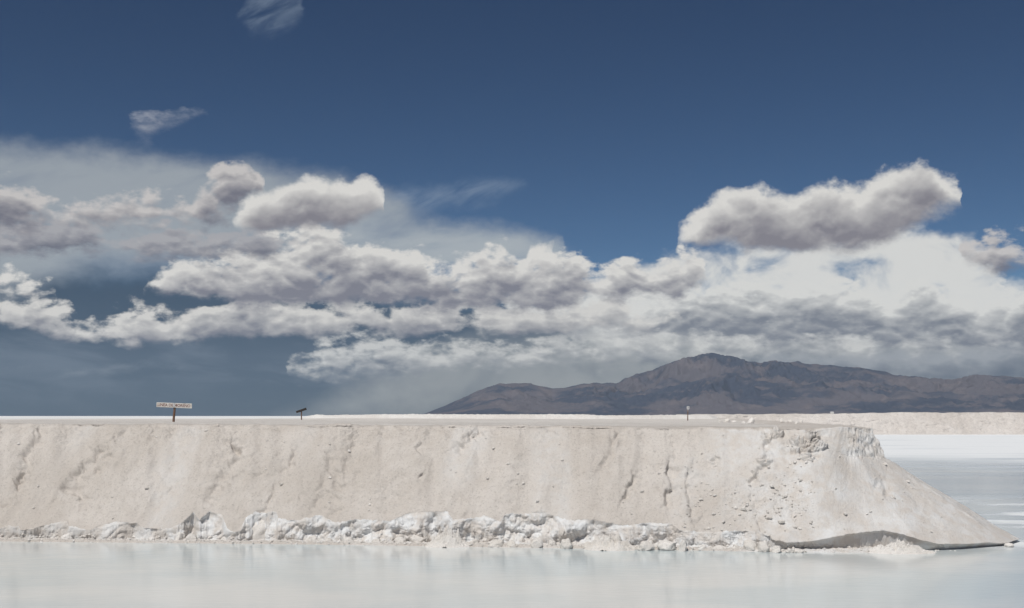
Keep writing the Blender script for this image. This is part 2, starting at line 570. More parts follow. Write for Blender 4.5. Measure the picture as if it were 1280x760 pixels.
k.l.new(cc, b.inputs['Base Color'])
b.inputs['IOR'].default_value = 1.33
b.inputs['Specular IOR Level'].default_value = 0.5
k.l.new(k.rng(white, 0.0, 1.0, 0.11, 0.75), b.inputs['Roughness'])
rip = k.noise(k.comb(k.mul(px_, 1.6), k.mul(py_, 4.0), 0.0), 1.0, 4, 0.6)
bump(k, b, rip, 0.5, 0.012)

# far mountain: cloud shadow and sunlit patches are painted into the rock colour
M_mtn, k, b = new_mat('mountain_rock')
p = wpos(k)
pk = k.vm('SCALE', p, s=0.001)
cloud_shade = k.noise(pk, 0.55, 5, 0.55)
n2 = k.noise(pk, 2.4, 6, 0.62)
cc = k.mix(k.rng(cloud_shade, 0.46, 0.55), (0.042, 0.054, 0.084), (0.098, 0.094, 0.112))  # dark patches stand in for cloud shadow; the blue tint carries some haze
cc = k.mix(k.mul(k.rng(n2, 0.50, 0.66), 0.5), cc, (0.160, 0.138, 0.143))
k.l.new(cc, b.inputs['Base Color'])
b.inputs['Specular IOR Level'].default_value = 0.0
bump(k, b, k.noise(pk, 6.0, 3, 0.55), 0.25, 50.0)

M_wood, k, b = new_mat('weathered_wood')
tcn = k.n.new('ShaderNodeTexCoord')
g = k.noise(k.vm('MULTIPLY', tcn.outputs['Object'], (30, 30, 3)), 1.0, 5, 0.6)
k.l.new(k.mix(k.rng(g, 0.35, 0.65), (0.10, 0.06, 0.042), (0.20, 0.125, 0.085)), b.inputs['Base Color'])
bump(k, b, g, 0.5, 0.01)
M_shaded, k, b = new_mat('shaded_wood')  # shade on the board's visible side is put into the wood colour
tcn = k.n.new('ShaderNodeTexCoord')
g = k.noise(k.vm('MULTIPLY', tcn.outputs['Object'], (4, 30, 30)), 1.0, 5, 0.6)
k.l.new(k.mix(k.rng(g, 0.35, 0.65), (0.022, 0.019, 0.018), (0.05, 0.042, 0.038)), b.inputs['Base Color'])
bump(k, b, g, 0.5, 0.01)
M_white, k, b = new_mat('worn_white_paint')
tcn = k.n.new('ShaderNodeTexCoord')
g = k.noise(k.vm('MULTIPLY', tcn.outputs['Object'], (2.2, 14, 14)), 1.0, 5, 0.65)
k.l.new(k.mix(k.rng(g, 0.56, 0.66), (0.66, 0.64, 0.60), (0.34, 0.28, 0.24)), b.inputs['Base Color'])
b.inputs['Roughness'].default_value = 0.7
M_paint, k, b = new_mat('faded_red_paint')
tcn = k.n.new('ShaderNodeTexCoord')
g = k.noise(k.vm('MULTIPLY', tcn.outputs['Object'], (9, 9, 9)), 1.0, 4, 0.6)
k.l.new(k.mix(k.rng(g, 0.4, 0.7), (0.17, 0.075, 0.06), (0.32, 0.21, 0.18)), b.inputs['Base Color'])
M_metal, k, b = new_mat('pale_metal')
tcn = k.n.new('ShaderNodeTexCoord')
g = k.noise(tcn.outputs['Object'], 14.0, 4, 0.6)
k.l.new(k.mix(k.rng(g, 0.4, 0.65), (0.55, 0.56, 0.57), (0.40, 0.39, 0.38)), b.inputs['Base Color'])
b.inputs['Roughness'].default_value = 0.5

# ------------------------------------------------------------------ the setting: water, open flat, mountain
PX0, PX1, PY0, PY1 = -110.0, 420.0, 7.0, 334.0
xs = np.linspace(PX0 - 1, PX1 + 1, 60)
ys = np.linspace(PY0 - 1, PY1 + 1, 40)
X, Y = np.meshgrid(xs, ys)
tag(grid_mesh('water', np.stack([X, Y, np.zeros_like(X)], -1), M_water), kind='structure')

# open flat: rings from the pool bed outwards to the horizon
rings = []
FAR = 26500.0
for (off, z, znear) in ((-7.0, -0.4, -0.4), (-5.5, 0.25, 0.25), (0.0, 4.35, 3.35), (3.0, 4.6, 3.6), (40.0, 4.6, 3.6), (300, 4.6, 4.0), (3000, 4.6, 4.6), (FAR, 4.6, 4.6)):
    pts = []
    n_side = 80
    x0, x1, y0, y1 = PX0 - off, PX1 + off, PY0 - off, PY1 + off
    for i in range(n_side): t = i / n_side; pts.append((x0 + (x1 - x0) * t, y0, znear))
    for i in range(n_side): t = i / n_side; pts.append((x1, y0 + (y1 - y0) * t, znear + (z - znear) * min(1, t * 3)))
    for i in range(n_side): t = i / n_side; pts.append((x1 + (x0 - x1) * t, y1, z))
    for i in range(n_side): t = i / n_side; pts.append((x0, y1 + (y0 - y1) * t, z + (znear - z) * max(0, t * 3 - 2)))
    pts.append(pts[0])
    rings.append(pts)
F = np.array(rings)
w = sstep(np.abs(F[..., 0]) + np.abs(F[..., 1]), 3000, 300)
F[1:3, :, 2] += 0.25 * perlin(F[1:3, :, 0] * 0.35, F[1:3, :, 1] * 0.35)
tag(grid_mesh('salt_flat', F, M_flat, flip=True), kind='structure')

# mountain: polar grid whose crest follows the photographed skyline
sky_px = np.array([(300, 521), (470, 521), (530, 517), (560, 505), (600, 487), (625, 478), (660, 477), (690, 485), (720, 480), (745, 476), (770, 477), (790, 467), (815, 460),
                   (840, 450), (870, 443), (890, 441), (930, 448), (950, 452), (970, 447), (1000, 450), (1040, 455), (1075, 456), (1110, 465), (1150, 470),
                   (1190, 472), (1220, 466), (1240, 467), (1280, 471), (1380, 462), (1500, 470), (1650, 480), (1800, 500), (1950, 521)], float)
sa, se = pix_azel(sky_px[:, 0], sky_px[:, 1])
na, nr = 1500, 210
aa = np.linspace(sa[0], sa[-1], na)
rr = np.linspace(15500, 25500, nr)
A, RR = np.meshgrid(aa, rr)
crest = np.interp(A, sa, np.tan(se))
crest = np.maximum(crest, 0.0)
mx_, my_ = RR * np.sin(A), RR * np.cos(A)
rho = (RR - 15500) / 10000
wob = 0.12 * perlin(A * 14, RR * 0, 3.0)
pk_ = 0.62 + wob
up = np.clip(rho / pk_, 0, 1)
prof = np.where(rho < pk_, 0.10 * sstep(up, 0, .3) + 0.90 * up ** 1.25, 1.0 - 0.9 * np.clip((rho - pk_) / (1 - pk_), 0, 1))
kx, ky = mx_ / 1000, my_ / 1000
wxn = perlin(kx * 0.5, ky * 0.5, 7.0) * 0.8
rid = fbm((kx + wxn) * 0.62, (ky + wxn) * 0.34, 2.0, o=6, g=0.5, ridge=True)
rid2 = fbm((kx + wxn) * 2.6, (ky) * 1.5, 9.0, o=4, g=0.55, ridge=True)
rel = np.exp(-((rho - pk_) / 0.07) ** 2)
hm = crest * 21000 * prof * (1 + (1 - 0.92 * rel) * (0.58 * rid + 0.20 * rid2 - 0.08))
hm += crest * 21000 * 0.06 * rid2 * sstep(rho, 0, 0.1)
lim = crest * RR
hm = np.minimum(hm, lim * (0.985 + 0.015 * rel) + CAM[2])
hm = np.maximum(hm, -5.0)
hm[0, :] = -20
hm[-1, :] = -20
hm[:, 0] = hm[:, -1] = -20
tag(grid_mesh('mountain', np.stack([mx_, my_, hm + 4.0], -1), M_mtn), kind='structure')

# ------------------------------------------------------------------ the salt embankment
base_px = np.array([(-60, 676.5), (0, 677), (200, 679), (400, 681), (600, 684), (800, 687), (950, 690), (1060, 691), (1160, 691), (1210, 688.5), (1240, 686), (1268, 682.5)], float)
rim_v = lambda u: np.interp(u, [-60, 0, 200, 400, 600, 800, 950, 1030, 1062, 1088], [530, 530, 531, 532, 533, 534.5, 535.5, 535, 534, 535])
u_front = np.linspace(-60, 1268, 1780)
Bf = on_plane(u_front, np.interp(u_front, base_px[:, 0], base_px[:, 1]))
ru = np.interp(u_front, [-60, 880, 950, 1000, 1060, 1160, 1240, 1268], [-60, 880, 944, 982, 1020, 1058, 1080, 1087])
for _ in range(400):
    ru[1:-1] = 0.25 * ru[:-2] + 0.5 * ru[1:-1] + 0.25 * ru[2:]
kq = sstep(u_front, 860, 1080)
ry = (Bf[:, 1] + 5.0) * (1 - kq) + kq * np.interp(u_front, [860, 1060, 1160, 1268], [48.9, 49.0, 49.3, 50.6])
Rf = at_depth(ru, rim_v(ru), ry)
# left continuation outside the frame and the hidden right flank
nl = 120
tl = np.linspace(0, 1, nl, endpoint=False)[:, None]
dl = (Bf[0] - Bf[30]) / np.linalg.norm(Bf[0] - Bf[30])
Bl = Bf[0] + dl * 86 * (1 - tl)
Rl = Rf[0] + dl * 86 * (1 - tl)
nb = 260
tb = np.linspace(0, 1, nb + 1)[1:, None]
bk_b = np.array([Bf[-1][:2], (21.6, 48.5), (22.4, 52), (23.4, 57), (25.2, 66), (30, 95), (35.5, 125), (66, 331)])
bk_r = np.array([Rf[-1][:2], (16.1, 52), (16.6, 54), (17.6, 58), (19.2, 66), (24, 95), (29, 125), (60, 331)])
tk = np.array([0, 0.12, 0.22, 0.33, 0.45, 0.65, 0.78, 1.0])
Bb = np.stack([np.interp(tb[:, 0], tk, bk_b[:, 0]), np.interp(tb[:, 0], tk, bk_b[:, 1]), tb[:, 0] * 0], -1)
Rb = np.stack([np.interp(tb[:, 0], tk, bk_r[:, 0]), np.interp(tb[:, 0], tk, bk_r[:, 1]), np.full(nb, Rf[-1][2])], -1)
B = np.concatenate([Bl, Bf, Bb]); B[:, 2] = 0
RI = np.concatenate([Rl, Rf, Rb])
U = np.concatenate([np.linspace(-1200, -61, nl), u_front, np.linspace(1269, 1600, nb)])
ncol = len(U)
nf = len(u_front)
wv = np.clip((U + 1200) / 300, 0, 1) * (1 - sstep(U, 1000, 1100))
RI[:, 1] += wv * (0.40 * perlin(U / 60, 0, 3.0) + 0.25 * perlin(U / 19, 0, 5.0))
RI[:, 2] += wv * (0.045 * perlin(U / 38, 0, 7.0) + 0.04 * perlin(U / 11, 0, 9.0))
for arr in (RI,):                                   # soften the joints of the rim line
    for _ in range(12):
        arr[1:-1, :2] = 0.25 * arr[:-2, :2] + 0.5 * arr[1:-1, :2] + 0.25 * arr[2:, :2]


def zplat(x, y):
    """level of the flat top"""
    x = np.asarray(x, float); y = np.asarray(y, float)
    z = np.interp(x, [-60, -24, 15, 60], [4.9, 4.89, 4.765, 4.76])
    return z + 0.045 * perlin(x * 0.30, y * 0.13, 1.0) + 0.05 * np.abs(perlin(x * 0.9, y * 0.35, 2.0)) + 0.03 * perlin(x * 2.6, y * 1.1, 3.0) - 0.02


# rows: apron + cliff are dense, then the face, the rounded rim and a strip of the flat top
T = np.concatenate([np.linspace(0, 0.22, 110, endpoint=False), np.linspace(0.22, 0.97, 210, endpoint=False), np.linspace(0.97, 1.0, 16)])
IN = np.concatenate([np.linspace(0.03, 1.2, 28), np.linspace(1.3, 5.0, 22)])
nT, nI = len(T), len(IN)
fanw = sstep(U, 1000, 1150)[None, :]
bury = sstep(U, 1130, 1200)[None, :] * 1.0
Tc = T[:, None]
lin = Tc + 0.035 * np.sin(Tc * math.pi * 2) * -1.0
soft_rim = lin - 0.016 * sstep(Tc, 0.93, 1.0)
stp = np.where(Tc < 0.89, 0.73 * (Tc / 0.89) ** 1.06, 0.73 + 0.27 * np.clip((Tc - 0.89) / 0.09, 0, 1) ** 0.8)
hfrac = soft_rim * (1 - fanw) + stp * fanw
FP = B[None] + (RI - B)[None] * Tc[..., None]
FP[..., 2] = RI[None, :, 2] * hfrac
inw = RI - B
inw[:, 2] = 0
inw /= np.linalg.norm(inw, axis=1, keepdims=True)
IP = RI[None] + inw[None] * IN[:, None, None]
kk = sstep(IN, 0.0, 2.2)[:, None]
IP[..., 2] = (RI[None, :, 2] + 0.02 * np.sin(np.clip(IN, 0, 1.6) / 1.6 * math.pi)[:, None]) * (1 - kk) + zplat(IP[..., 0], IP[..., 1]) * kk
IP[..., 2] -= 0.09 * sstep(IN, 3.6, 5.0)[:, None]
P = np.concatenate([FP, IP])
u, v = project(P)
isface = np.concatenate([np.ones(nT), np.zeros(nI)])[:, None] * np.ones((1, ncol))
tt = np.concatenate([T, np.full(nI, 1.0)])[:, None]
front = ((U >= -1200) & (U <= 1268)).astype(float)[None, :]
sx, sy, sz = P[..., 0], P[..., 1], P[..., 2]

# relief, metres along the outward normal
du = np.gradient(P, axis=1)
dv = np.gradient(P, axis=0)
nrm = np.cross(du, dv)
nrm /= np.maximum(np.linalg.norm(nrm, axis=-1, keepdims=True), 1e-9)
nrm *= np.sign(nrm[..., 2:3] + 1e-6)
rowlin = (v - 530) / 150.0
lean = np.interp(u, [0, 300, 550, 800, 900], [0.62, 0.50, 0.36, 0.10, 0.0])
q = u + lean * (v - 530)
fan_ang = np.arctan2(u - 1062, np.maximum(v - 500, 5)) * 260
fmix = sstep(u, 930, 1020)
q = q * (1 - fmix) + (1062 + fan_ang) * fmix
facew = isface * sstep(tt, 0.0, 0.12) * (1 - 0.45 * sstep(tt, 0.95, 1.0)) + (1 - isface) * (0.5 * sstep(np.concatenate([np.zeros(nT), IN])[:, None], 1.6, 0.2) + 0.06)
rg1 = fbm(q / 80, v / 250, 3.3, o=3, ridge=True)
rg2 = fbm(q / 21, v / 110, 8.1, o=3, ridge=True)
calm = 1 - 0.72 * sstep(u, 985, 1030)
disp = 0.16 * perlin(q / 150, v / 240, 5.0) * calm
disp += calm * (0.15 * rg1 + 0.022 * rg2)
# little scarps where the crust has slipped
sc = perlin(sx * 0.85 + 0.5 * sz, sz * 1.1, sy * 0.3) + 0.35 * perlin(sx * 3.1, sz * 3.1, 4.0)
gate = sstep(perlin(sx * 0.35, sz * 0.5, 12.0), -0.05, 0.35)
disp += calm * gate * 0.03 * np.tanh(sc * 8)
rough = sstep(perlin(q / 85, v / 95, 21.0), 0.05, 0.45)
toprough = sstep(v, 562, 536) * (0.45 + 0.55 * sstep(perlin(u / 60, v / 40, 5.0), -0.2, 0.3))
toprough *= (1 - sstep(u, 1030, 1060))
grain = fbm(sx * 2.2, sz * 2.2 + sy * 0.6, sy * 1.2, o=5, g=0.62)
grain_b = fbm(sx * 1.5, sz * 1.7, sy * 0.9 + 4, o=4, g=0.55, billow=True)
disp += grain * (0.045 - 0.03 * (1 - calm) + 0.06 * rough * calm + 0.09 * toprough)
disp -= grain_b * (0.05 * toprough + 0.035 * rough * calm)
# named gullies, slips and hollows read off the photograph: (polyline, width px, depth m, one-sided?)
gul = [([(136, 552), (118, 572), (98, 588), (74, 612)], 8, 0.26, 1), ([(74, 612), (96, 614), (104, 622), (98, 640)], 4, 0.14, 1),
       ([(60, 528), (40, 552), (28, 580), (20, 612)], 6, 0.20, 1), ([(28, 584), (20, 612)], 3, 0.15, 1), ([(0, 632), (16, 627)], 3, 0.1, 1),
       ([(290, 548), (298, 566), (276, 600), (246, 640)], 9, 0.16, 1), ([(284, 545), (300, 568)], 4, 0.22, 1),
       ([(372, 552), (360, 578), (352, 596)], 6, 0.17, 1), ([(350, 600), (330, 632), (318, 646)], 4, 0.12, 1),
       ([(416, 560), (408, 600), (388, 646)], 9, 0.14, 1), ([(444, 540), (432, 590), (412, 650)], 8, 0.13, 0),
       ([(590, 538), (578, 552), (566, 561)], 6, 0.22, 1), ([(602, 538), (592, 546)], 5, 0.15, 1), ([(530, 552), (518, 562)], 5, 0.14, 1),
       ([(528, 591), (520, 597)], 3, 0.13, 1), ([(505, 590), (498, 625), (484, 650)], 9, 0.10, 0),
       ([(775, 536), (768, 548), (758, 566)], 9, 0.20, 1), ([(764, 560), (752, 592)], 6, 0.14, 1),
       ([(796, 590), (790, 604), (776, 626)], 4, 0.22, 1), ([(842, 560), (838, 590), (842, 606), (834, 620), (830, 638)], 5, 0.24, 1),
       ([(864, 580), (858, 606), (866, 640), (870, 660)], 6, 0.20, 1), ([(893, 566), (888, 576)], 4, 0.2, 1),
       ([(960, 540), (956, 556), (961, 568), (950, 582), (946, 594)], 5, 0.16, 1), ([(946, 594), (934, 602)], 4, 0.14, 1),
       ([(938, 610), (946, 640), (952, 668)], 6, 0.12, 1),
       ([(984, 562), (1000, 556), (1010, 548)], 5, 0.26, 0), ([(1000, 566), (1020, 556)], 4, 0.26, 0), ([(1010, 572), (1026, 568)], 4, 0.2, 0),
       ([(1008, 536), (1020, 545), (1026, 554)], 4, 0.28, 1), ([(1090, 612), (1104, 604), (1110, 614), (1108, 624)], 6, 0.10, 0),
       ([(650, 560), (640, 600), (625, 640)], 12, -0.10, 0), ([(700, 570), (680, 610), (660, 645)], 14, -0.12, 0), ([(1055, 545), (1040, 600), (1010, 660)], 30, -0.16, 0),
       ([(970, 590), (985, 630), (1000, 665)], 14, 0.08, 0), ([(1120, 600), (1160, 640), (1190, 668)], 10, 0.05, 0)]
jit = 5.0 * perlin(u / 14, v / 14, 3.0) + 2.5 * perlin(u / 5, v / 5, 6.0)
brk = 0.5 + 0.5 * sstep(perlin(u / 13, v / 11, 17.0), -0.35, 0.25)
jit = jit * 1.5
for pts, wd, dep, one in gul:
    jw = min(1.0, 7.0 / wd)
    d, side, pos = seg_dist(u + jit * 0.6 * jw, v + jit * 0.5 * jw, pts)
    fade = sstep(pos, 0.0, 0.18) * sstep(pos, 1.0, 0.82) * 0.75 + 0.25
    wd, dep = wd * 1.3, dep * 1.05
    g_ = np.exp(-(d / wd) ** 2)
    if one:
        # one bank is steep, the other runs out gently
        g_ = np.where(side < 0, np.exp(-(d / (wd * 0.45)) ** 2), np.exp(-(d / (wd * 1.5)) ** 1.6))
    disp -= dep * fade * g_ * (brk if wd < 16 else 1.0) * isface * front * (u < 1262)
# clods standing out near the rim of the right end
for (cu, cv, ru_, rv_, am) in [(970, 541, 9, 7, .30), (958, 546, 6, 5, .18), (1016, 545, 9, 6, .34), (1006, 552, 12, 5, .26), (1022, 558, 9, 6, .30), (1004, 562, 14, 4, .22), (996, 548, 10, 7, .16),
                               (957, 576, 10, 4, .20), (944, 590, 5, 5, .14), (890, 572, 6, 6, .1), (1010, 572, 10, 4, .18)]:
    rd = ((u + jit * .5 - cu) / ru_) ** 2 + ((v + jit * .5 - cv) / rv_) ** 2
    crag = 0.45 + 0.9 * np.abs(perlin(u / 6.5 + cu, v / 4.2, 31.0)) + 0.5 * np.abs(perlin(u / 2.8, v / 2.2, 35.0))
    disp += am * np.clip(1.15 - rd, 0, 1) ** 0.6 * crag * 1.05 * isface * front
# rough cliff at the end of the crest
cl = sstep(u, 1050, 1066) * sstep(v, 580, 566) * isface
disp += cl * (0.16 * fbm(u / 8, v / 11, 2.0, o=5, g=0.7) + 0.08 * fbm(u / 5, v / 14, 6.0, o=3, ridge=True) - 0.05)
disp += np.where(U > 1268, 1, 0)[None, :] * isface * 0.15 * fbm(sx * .5, sy * .5, sz * .5, o=4) * sstep(tt, 0, .1)
P = P + nrm * (disp * facew)[..., None]

# the foot: above the water the crust ends in a broken lip, below it clean salt is laid open
bd = [(0, 661), (9, 658), (23, 659), (25, 664), (45, 660), (83, 652), (86, 659), (101, 662), (112, 665), (133, 658), (147, 655), (172, 657), (181, 662), (200, 663), (211, 662), (227, 657),
      (242, 646), (250, 653), (262, 643), (278, 648), (284, 663), (292, 667), (300, 665), (307, 650), (319, 643), (345, 643), (348, 651), (369, 654), (398, 647), (420, 656), (454, 653), (488, 656),
      (516, 646), (560, 646), (567, 654), (605, 650), (625, 656), (632, 647), (656, 647), (680, 647), (711, 655), (745, 657), (776, 662), (814, 658), (840, 659), (850, 667), (885, 668),
      (936, 668), (950, 668), (968, 678), (984, 682), (1015, 680), (1036, 677), (1077, 671), (1098, 669.5), (1122, 668), (1149, 673), (1163, 677), (1184, 681.5), (1218, 681.5), (1245, 679.5), (1262, 680)]
bx_ = np.array(bd, float)
cu_ = np.clip(U, -60, 1268)
vb = np.interp(cu_, bx_[:, 0], bx_[:, 1]) + np.where(U > 985, 0.35, 1.0) * (1.6 * perlin(U / 7, 0 * U, 1.0) + 1.0 * perlin(U / 2.6, 0 * U, 2.0))
vbase = np.interp(cu_, base_px[:, 0], base_px[:, 1])
zl = np.clip((vbase - vb) / 150.0 * 4.9 * 1.02, 0.06, 1.5)
zl[U < -60] = 0.5 + 0.25 * perlin(U[U < -60] / 30, 0, 4.0)
zl[U > 1264] = 0.12
Bcol = B[None]
fr = np.zeros(P.shape[:2])
zface = P[..., 2]
f = np.clip(FP[..., 2] / zl[None, :], 0, 1.0)
under = FP[..., 2] < zl[None, :]
under_full = np.concatenate([under, np.zeros((nI, ncol), bool)])
# horizontal run of the slope at the lip
Tl = np.array([np.interp(zl[i], FP[:, i, 2], T) for i in range(ncol)])
runv = (RI - B); runv[:, 2] = 0
runL = np.linalg.norm(runv, axis=1)
hl = Tl * runL
over = np.interp(U, [-1200, 940, 990, 1010, 1262], [0.10, 0.12, 0.3, 0.42, 0.42])
rec = np.where(U < 985, 0.12 + 0.10 * perlin(U / 16, 0, 3.0), 0.08)
ap = 0.36
blocky = np.abs(perlin(sx[:nT] * 0.62, sz[:nT] * 0.9, 3.0)) * 1.5 + 0.30 * np.abs(perlin(sx[:nT] * 1.5, sz[:nT] * 2.0, 13.0)) + 0.34 * np.abs(perlin(sx[:nT] * 2.7, sz[:nT] * 3.2, 8.0)) + 0.14 * np.abs(perlin(sx[:nT] * 6.0, sz[:nT] * 7.0, 5.0)) + 0.07 * np.abs(perlin(sx[:nT] * 13.0, sz[:nT] * 14.0, 5.0))
lump_amt = np.interp(U, [-60, 0, 200, 280, 470, 700, 850, 940, 975, 1000], [0.30, 0.30, 0.45, 0.58, 0.75, 0.8, 0.62, 0.55, 0.25, 0.0])[None, :]
fa = np.clip(f / ap, 0, 1)
fc = np.clip((f - ap) / (1 - ap), 0, 1)
top_in = sstep(fc, 1.0, 0.86)
hor_c = hl[None] + rec[None] * top_in + over[None] * (1 - fc) * top_in * 0.6 - blocky * lump_amt * top_in * (1 - 0.55 * fc) * np.minimum(zl[None] / 0.7, 1)
hor_a = fa * (hl[None] + rec[None] + over[None] * 0.6 - blocky * lump_amt * np.minimum(zl[None] / 0.7, 1))
hor = np.where(f < ap, hor_a, hor_c)
apr = 0.03 + 0.09 * np.abs(perlin(sx[:nT] * 1.6, hor_a * 3, 2.0)) + 0.07 * np.abs(perlin(sx[:nT] * 5.0, hor_a * 7, 2.5))
fan_low = sstep(U, 1150, 1175)[None]
apr = apr * (1 - 0.9 * fan_low) - 0.03 * fan_low
zz = np.where(f < ap, -0.06 + (apr + 0.06) * sstep(fa, 0.0, 0.18), apr + (zl[None] - apr) * fc)
dirv = runv / runL[:, None]
newp = Bcol + dirv[None] * hor[..., None]
newp[..., 2] = zz
lipdisp = P[:nT] - FP
fmixl = sstep(f, 0.9, 1.0)[..., None]
P[:nT] = np.where(under[..., None], newp + lipdisp * fmixl * 0.6, P[:nT])
fr[:nT] = np.where(under, 0.95 * (1 - 0.55 * sstep(U, 975, 1000)[None]) * sstep(f, 0.0, ap * 1.1) * np.interp(U, [-60, 60, 250, 500], [0.55, 0.6, 0.9, 1.0])[None], 0)
# cleaner, newer salt on the right end
fr += (1 - fr) * 0.72 * sstep(u, 830, 990) * isface * np.clip(0.7 + 0.5 * perlin(u / 30, v / 30, 9.0), 0, 1)
fr += (1 - fr) * 0.35 * cl + (1 - fr) * 0.30 * sstep(perlin(q / 75, v / 160, 33.0), 0.15, 0.5) * isface
fr = np.clip(fr, 0, 1)
# rows go from the water upward, columns left to right -> normals face out
bank = grid_mesh('salt_embankment', P, M_bank, {'fresh': fr})
tag(bank, 'long pale salt embankment with crumbling face and slumped fan at its end', 'embankment')
BANK = P

# flat top behind the rim, out to where it meets the open flat
na_, nb_ = 700, 260
bt = np.linspace(0, 1, nb_)
yy = 49.0 + (1 - (1 - bt) ** 0.5) * 0 + (bt ** 2.2) * 283
xr = np.interp(yy, bk_r[:, 1], bk_r[:, 0]) - 1.2
xr[yy < 52] = 13.5
xl = np.full(nb_, -112.0)
s_ = np.linspace(0, 1, na_)[None, :]
XX = xl[:, None] + (xr - xl)[:, None] * s_
frontline = np.interp(XX[0], RI[:nl + nf, 0], RI[:nl + nf, 1]) + 1.6
YY = frontline[None, :] + (yy[:, None] - 49.0) / 283 * (332 - frontline[None, :])
left_end = np.interp(XX, [-112, -45, -30, 20], [112, 118, 200, 332])
ZZ = zplat(XX, YY) - 0.02
ZZ -= 0.35 * sstep(YY - left_end, 0, 25)
tag(grid_mesh('plateau', np.stack([XX, YY, ZZ], -1), M_plat), kind='structure')


# ------------------------------------------------------------------ ridges of piled salt behind
def ridge_mesh(name, path, mat, nlen, ncr, half, crest_fn, base_fn, amp, sc_):
    path = np.array(path, float)
    t = np.linspace(0, 1, nlen)
    seg = np.concatenate([[0], np.cumsum(np.linalg.norm(np.diff(path, axis=0), axis=1))])
    seg /= seg[-1]
    cx, cy = np.interp(t, seg, path[:, 0]), np.interp(t, seg, path[:, 1])
    tx, ty = np.gradient(cx), np.gradient(cy)
    L = np.hypot(tx, ty)
    nx, ny = ty / L, -tx / L
    s = np.linspace(-1, 1, ncr)
    X = cx[None] + nx[None] * s[:, None] * half
    Y = cy[None] + ny[None] * s[:, None] * half
    cr, ba = crest_fn(cx), base_fn(cx)
    shape = np.clip(1 - np.abs(s), 0, 1)[:, None]
    shape = np.minimum(shape * 1.45, 1.0) ** 0.9
    ends = sstep(t, 0, 0.02) * sstep(t, 1.0, 0.98)
    Z = ba[None] + (cr - ba)[None] * shape * ends[None]
    n = fbm(X * sc_, Y * sc_, 3.0, o=5, g=0.58, billow=True)
    g2 = fbm(X * sc_ * 1.6, Z * sc_ * 0.3, 7.0, o=3, ridge=True)
    Z = Z + amp * n * sstep(shape, 0.0, 0.5)
    Y = Y + amp * 1.3 * g2 * sstep(shape, 0.02, 0.3) * sstep(shape, 1.2, 0.6)
    return grid_mesh(name, np.stack([X, Y, Z], -1), mat, flip=True)


# windrow across the flat top: crest read off the skyline of the photograph
WY = 205.0
wpx = np.array([(372, 521.5), (384, 519.5), (398, 517.6), (410, 518.6), (430, 518.2), (470, 517.6), (520, 517.2), (600, 517.6), (690, 517.4), (735, 517.6), (748, 518.8), (800, 518.6), (870, 518.2), (960, 518.0), (1080, 517.5)], float)
wp3 = at_depth(wpx[:, 0], wpx[:, 1], np.full(len(wpx), WY))
tag(ridge_mesh('salt_windrow', [(wp3[0, 0], WY), (20, WY), (36, WY + 10), (42, WY + 40)], M_wind, 700, 40, 2.6, lambda x: np.interp(x, wp3[:, 0], wp3[:, 2]) - 0.08,
               lambda x: zplat(x, WY) - 0.12, 0.16, 0.9),
    'low white ridge of heaped salt running across the flat top of the embankment', 'salt ridge')
# far embankment beyond the brine
fpx = np.array([(840, 518.5), (900, 518), (1000, 517.5), (1060, 517), (1100, 516.2), (1128, 515.2), (1150, 516), (1200, 515.8), (1240, 515.5), (1280, 515.6), (1400, 515.6), (1800, 516)], float)
fp3 = at_depth(fpx[:, 0], fpx[:, 1], np.full(len(fpx), 333.0))


def far_bank():
    nx_, nz_ = 1400, 90
    x = np.linspace(48, 420, nx_)
    cr = np.interp(x, fp3[:, 0], fp3[:, 2])
    s = np.concatenate([np.linspace(0, 1, 60), np.linspace(1.02, 2.0, 30)])
    X, S = np.meshgrid(x, s)
    C = np.broadcast_to(cr, X.shape)
    up = np.clip(S, 0, 1)
    Z = -0.3 + (C + 0.3) * up ** 0.9
    Y = 326.0 + 6.5 * up + np.clip(S - 1, 0, 1) * 9
    Z -= sstep(S, 1.15, 2.0) * (C - 4.4)
    g1 = fbm(X * 0.09 + S * 0.8, S * 1.6, 5.0, o=5, g=0.58)
    g2 = fbm(X * 0.5, S * 2.5, 9.0, o=4, g=0.6, billow=True)
    w_ = sstep(S, 0.0, 0.15) * (1 - 0.5 * sstep(S, 0.9, 1.0))
    Y -= (1.7 * g1 + 0.6 * g2) * w_
    Z += 0.35 * fbm(X * 0.22, S * 3, 2.0, o=4, g=0.6) * sstep(S, 0.05, 0.4) * (1 - sstep(S, 1.2, 1.8))
    return grid_mesh('salt_embankment', np.stack([X, Y, Z], -1), M_far)


tag(far_bank(), 'far cream salt embankment beyond the brine under the dark mountain', 'embankment')

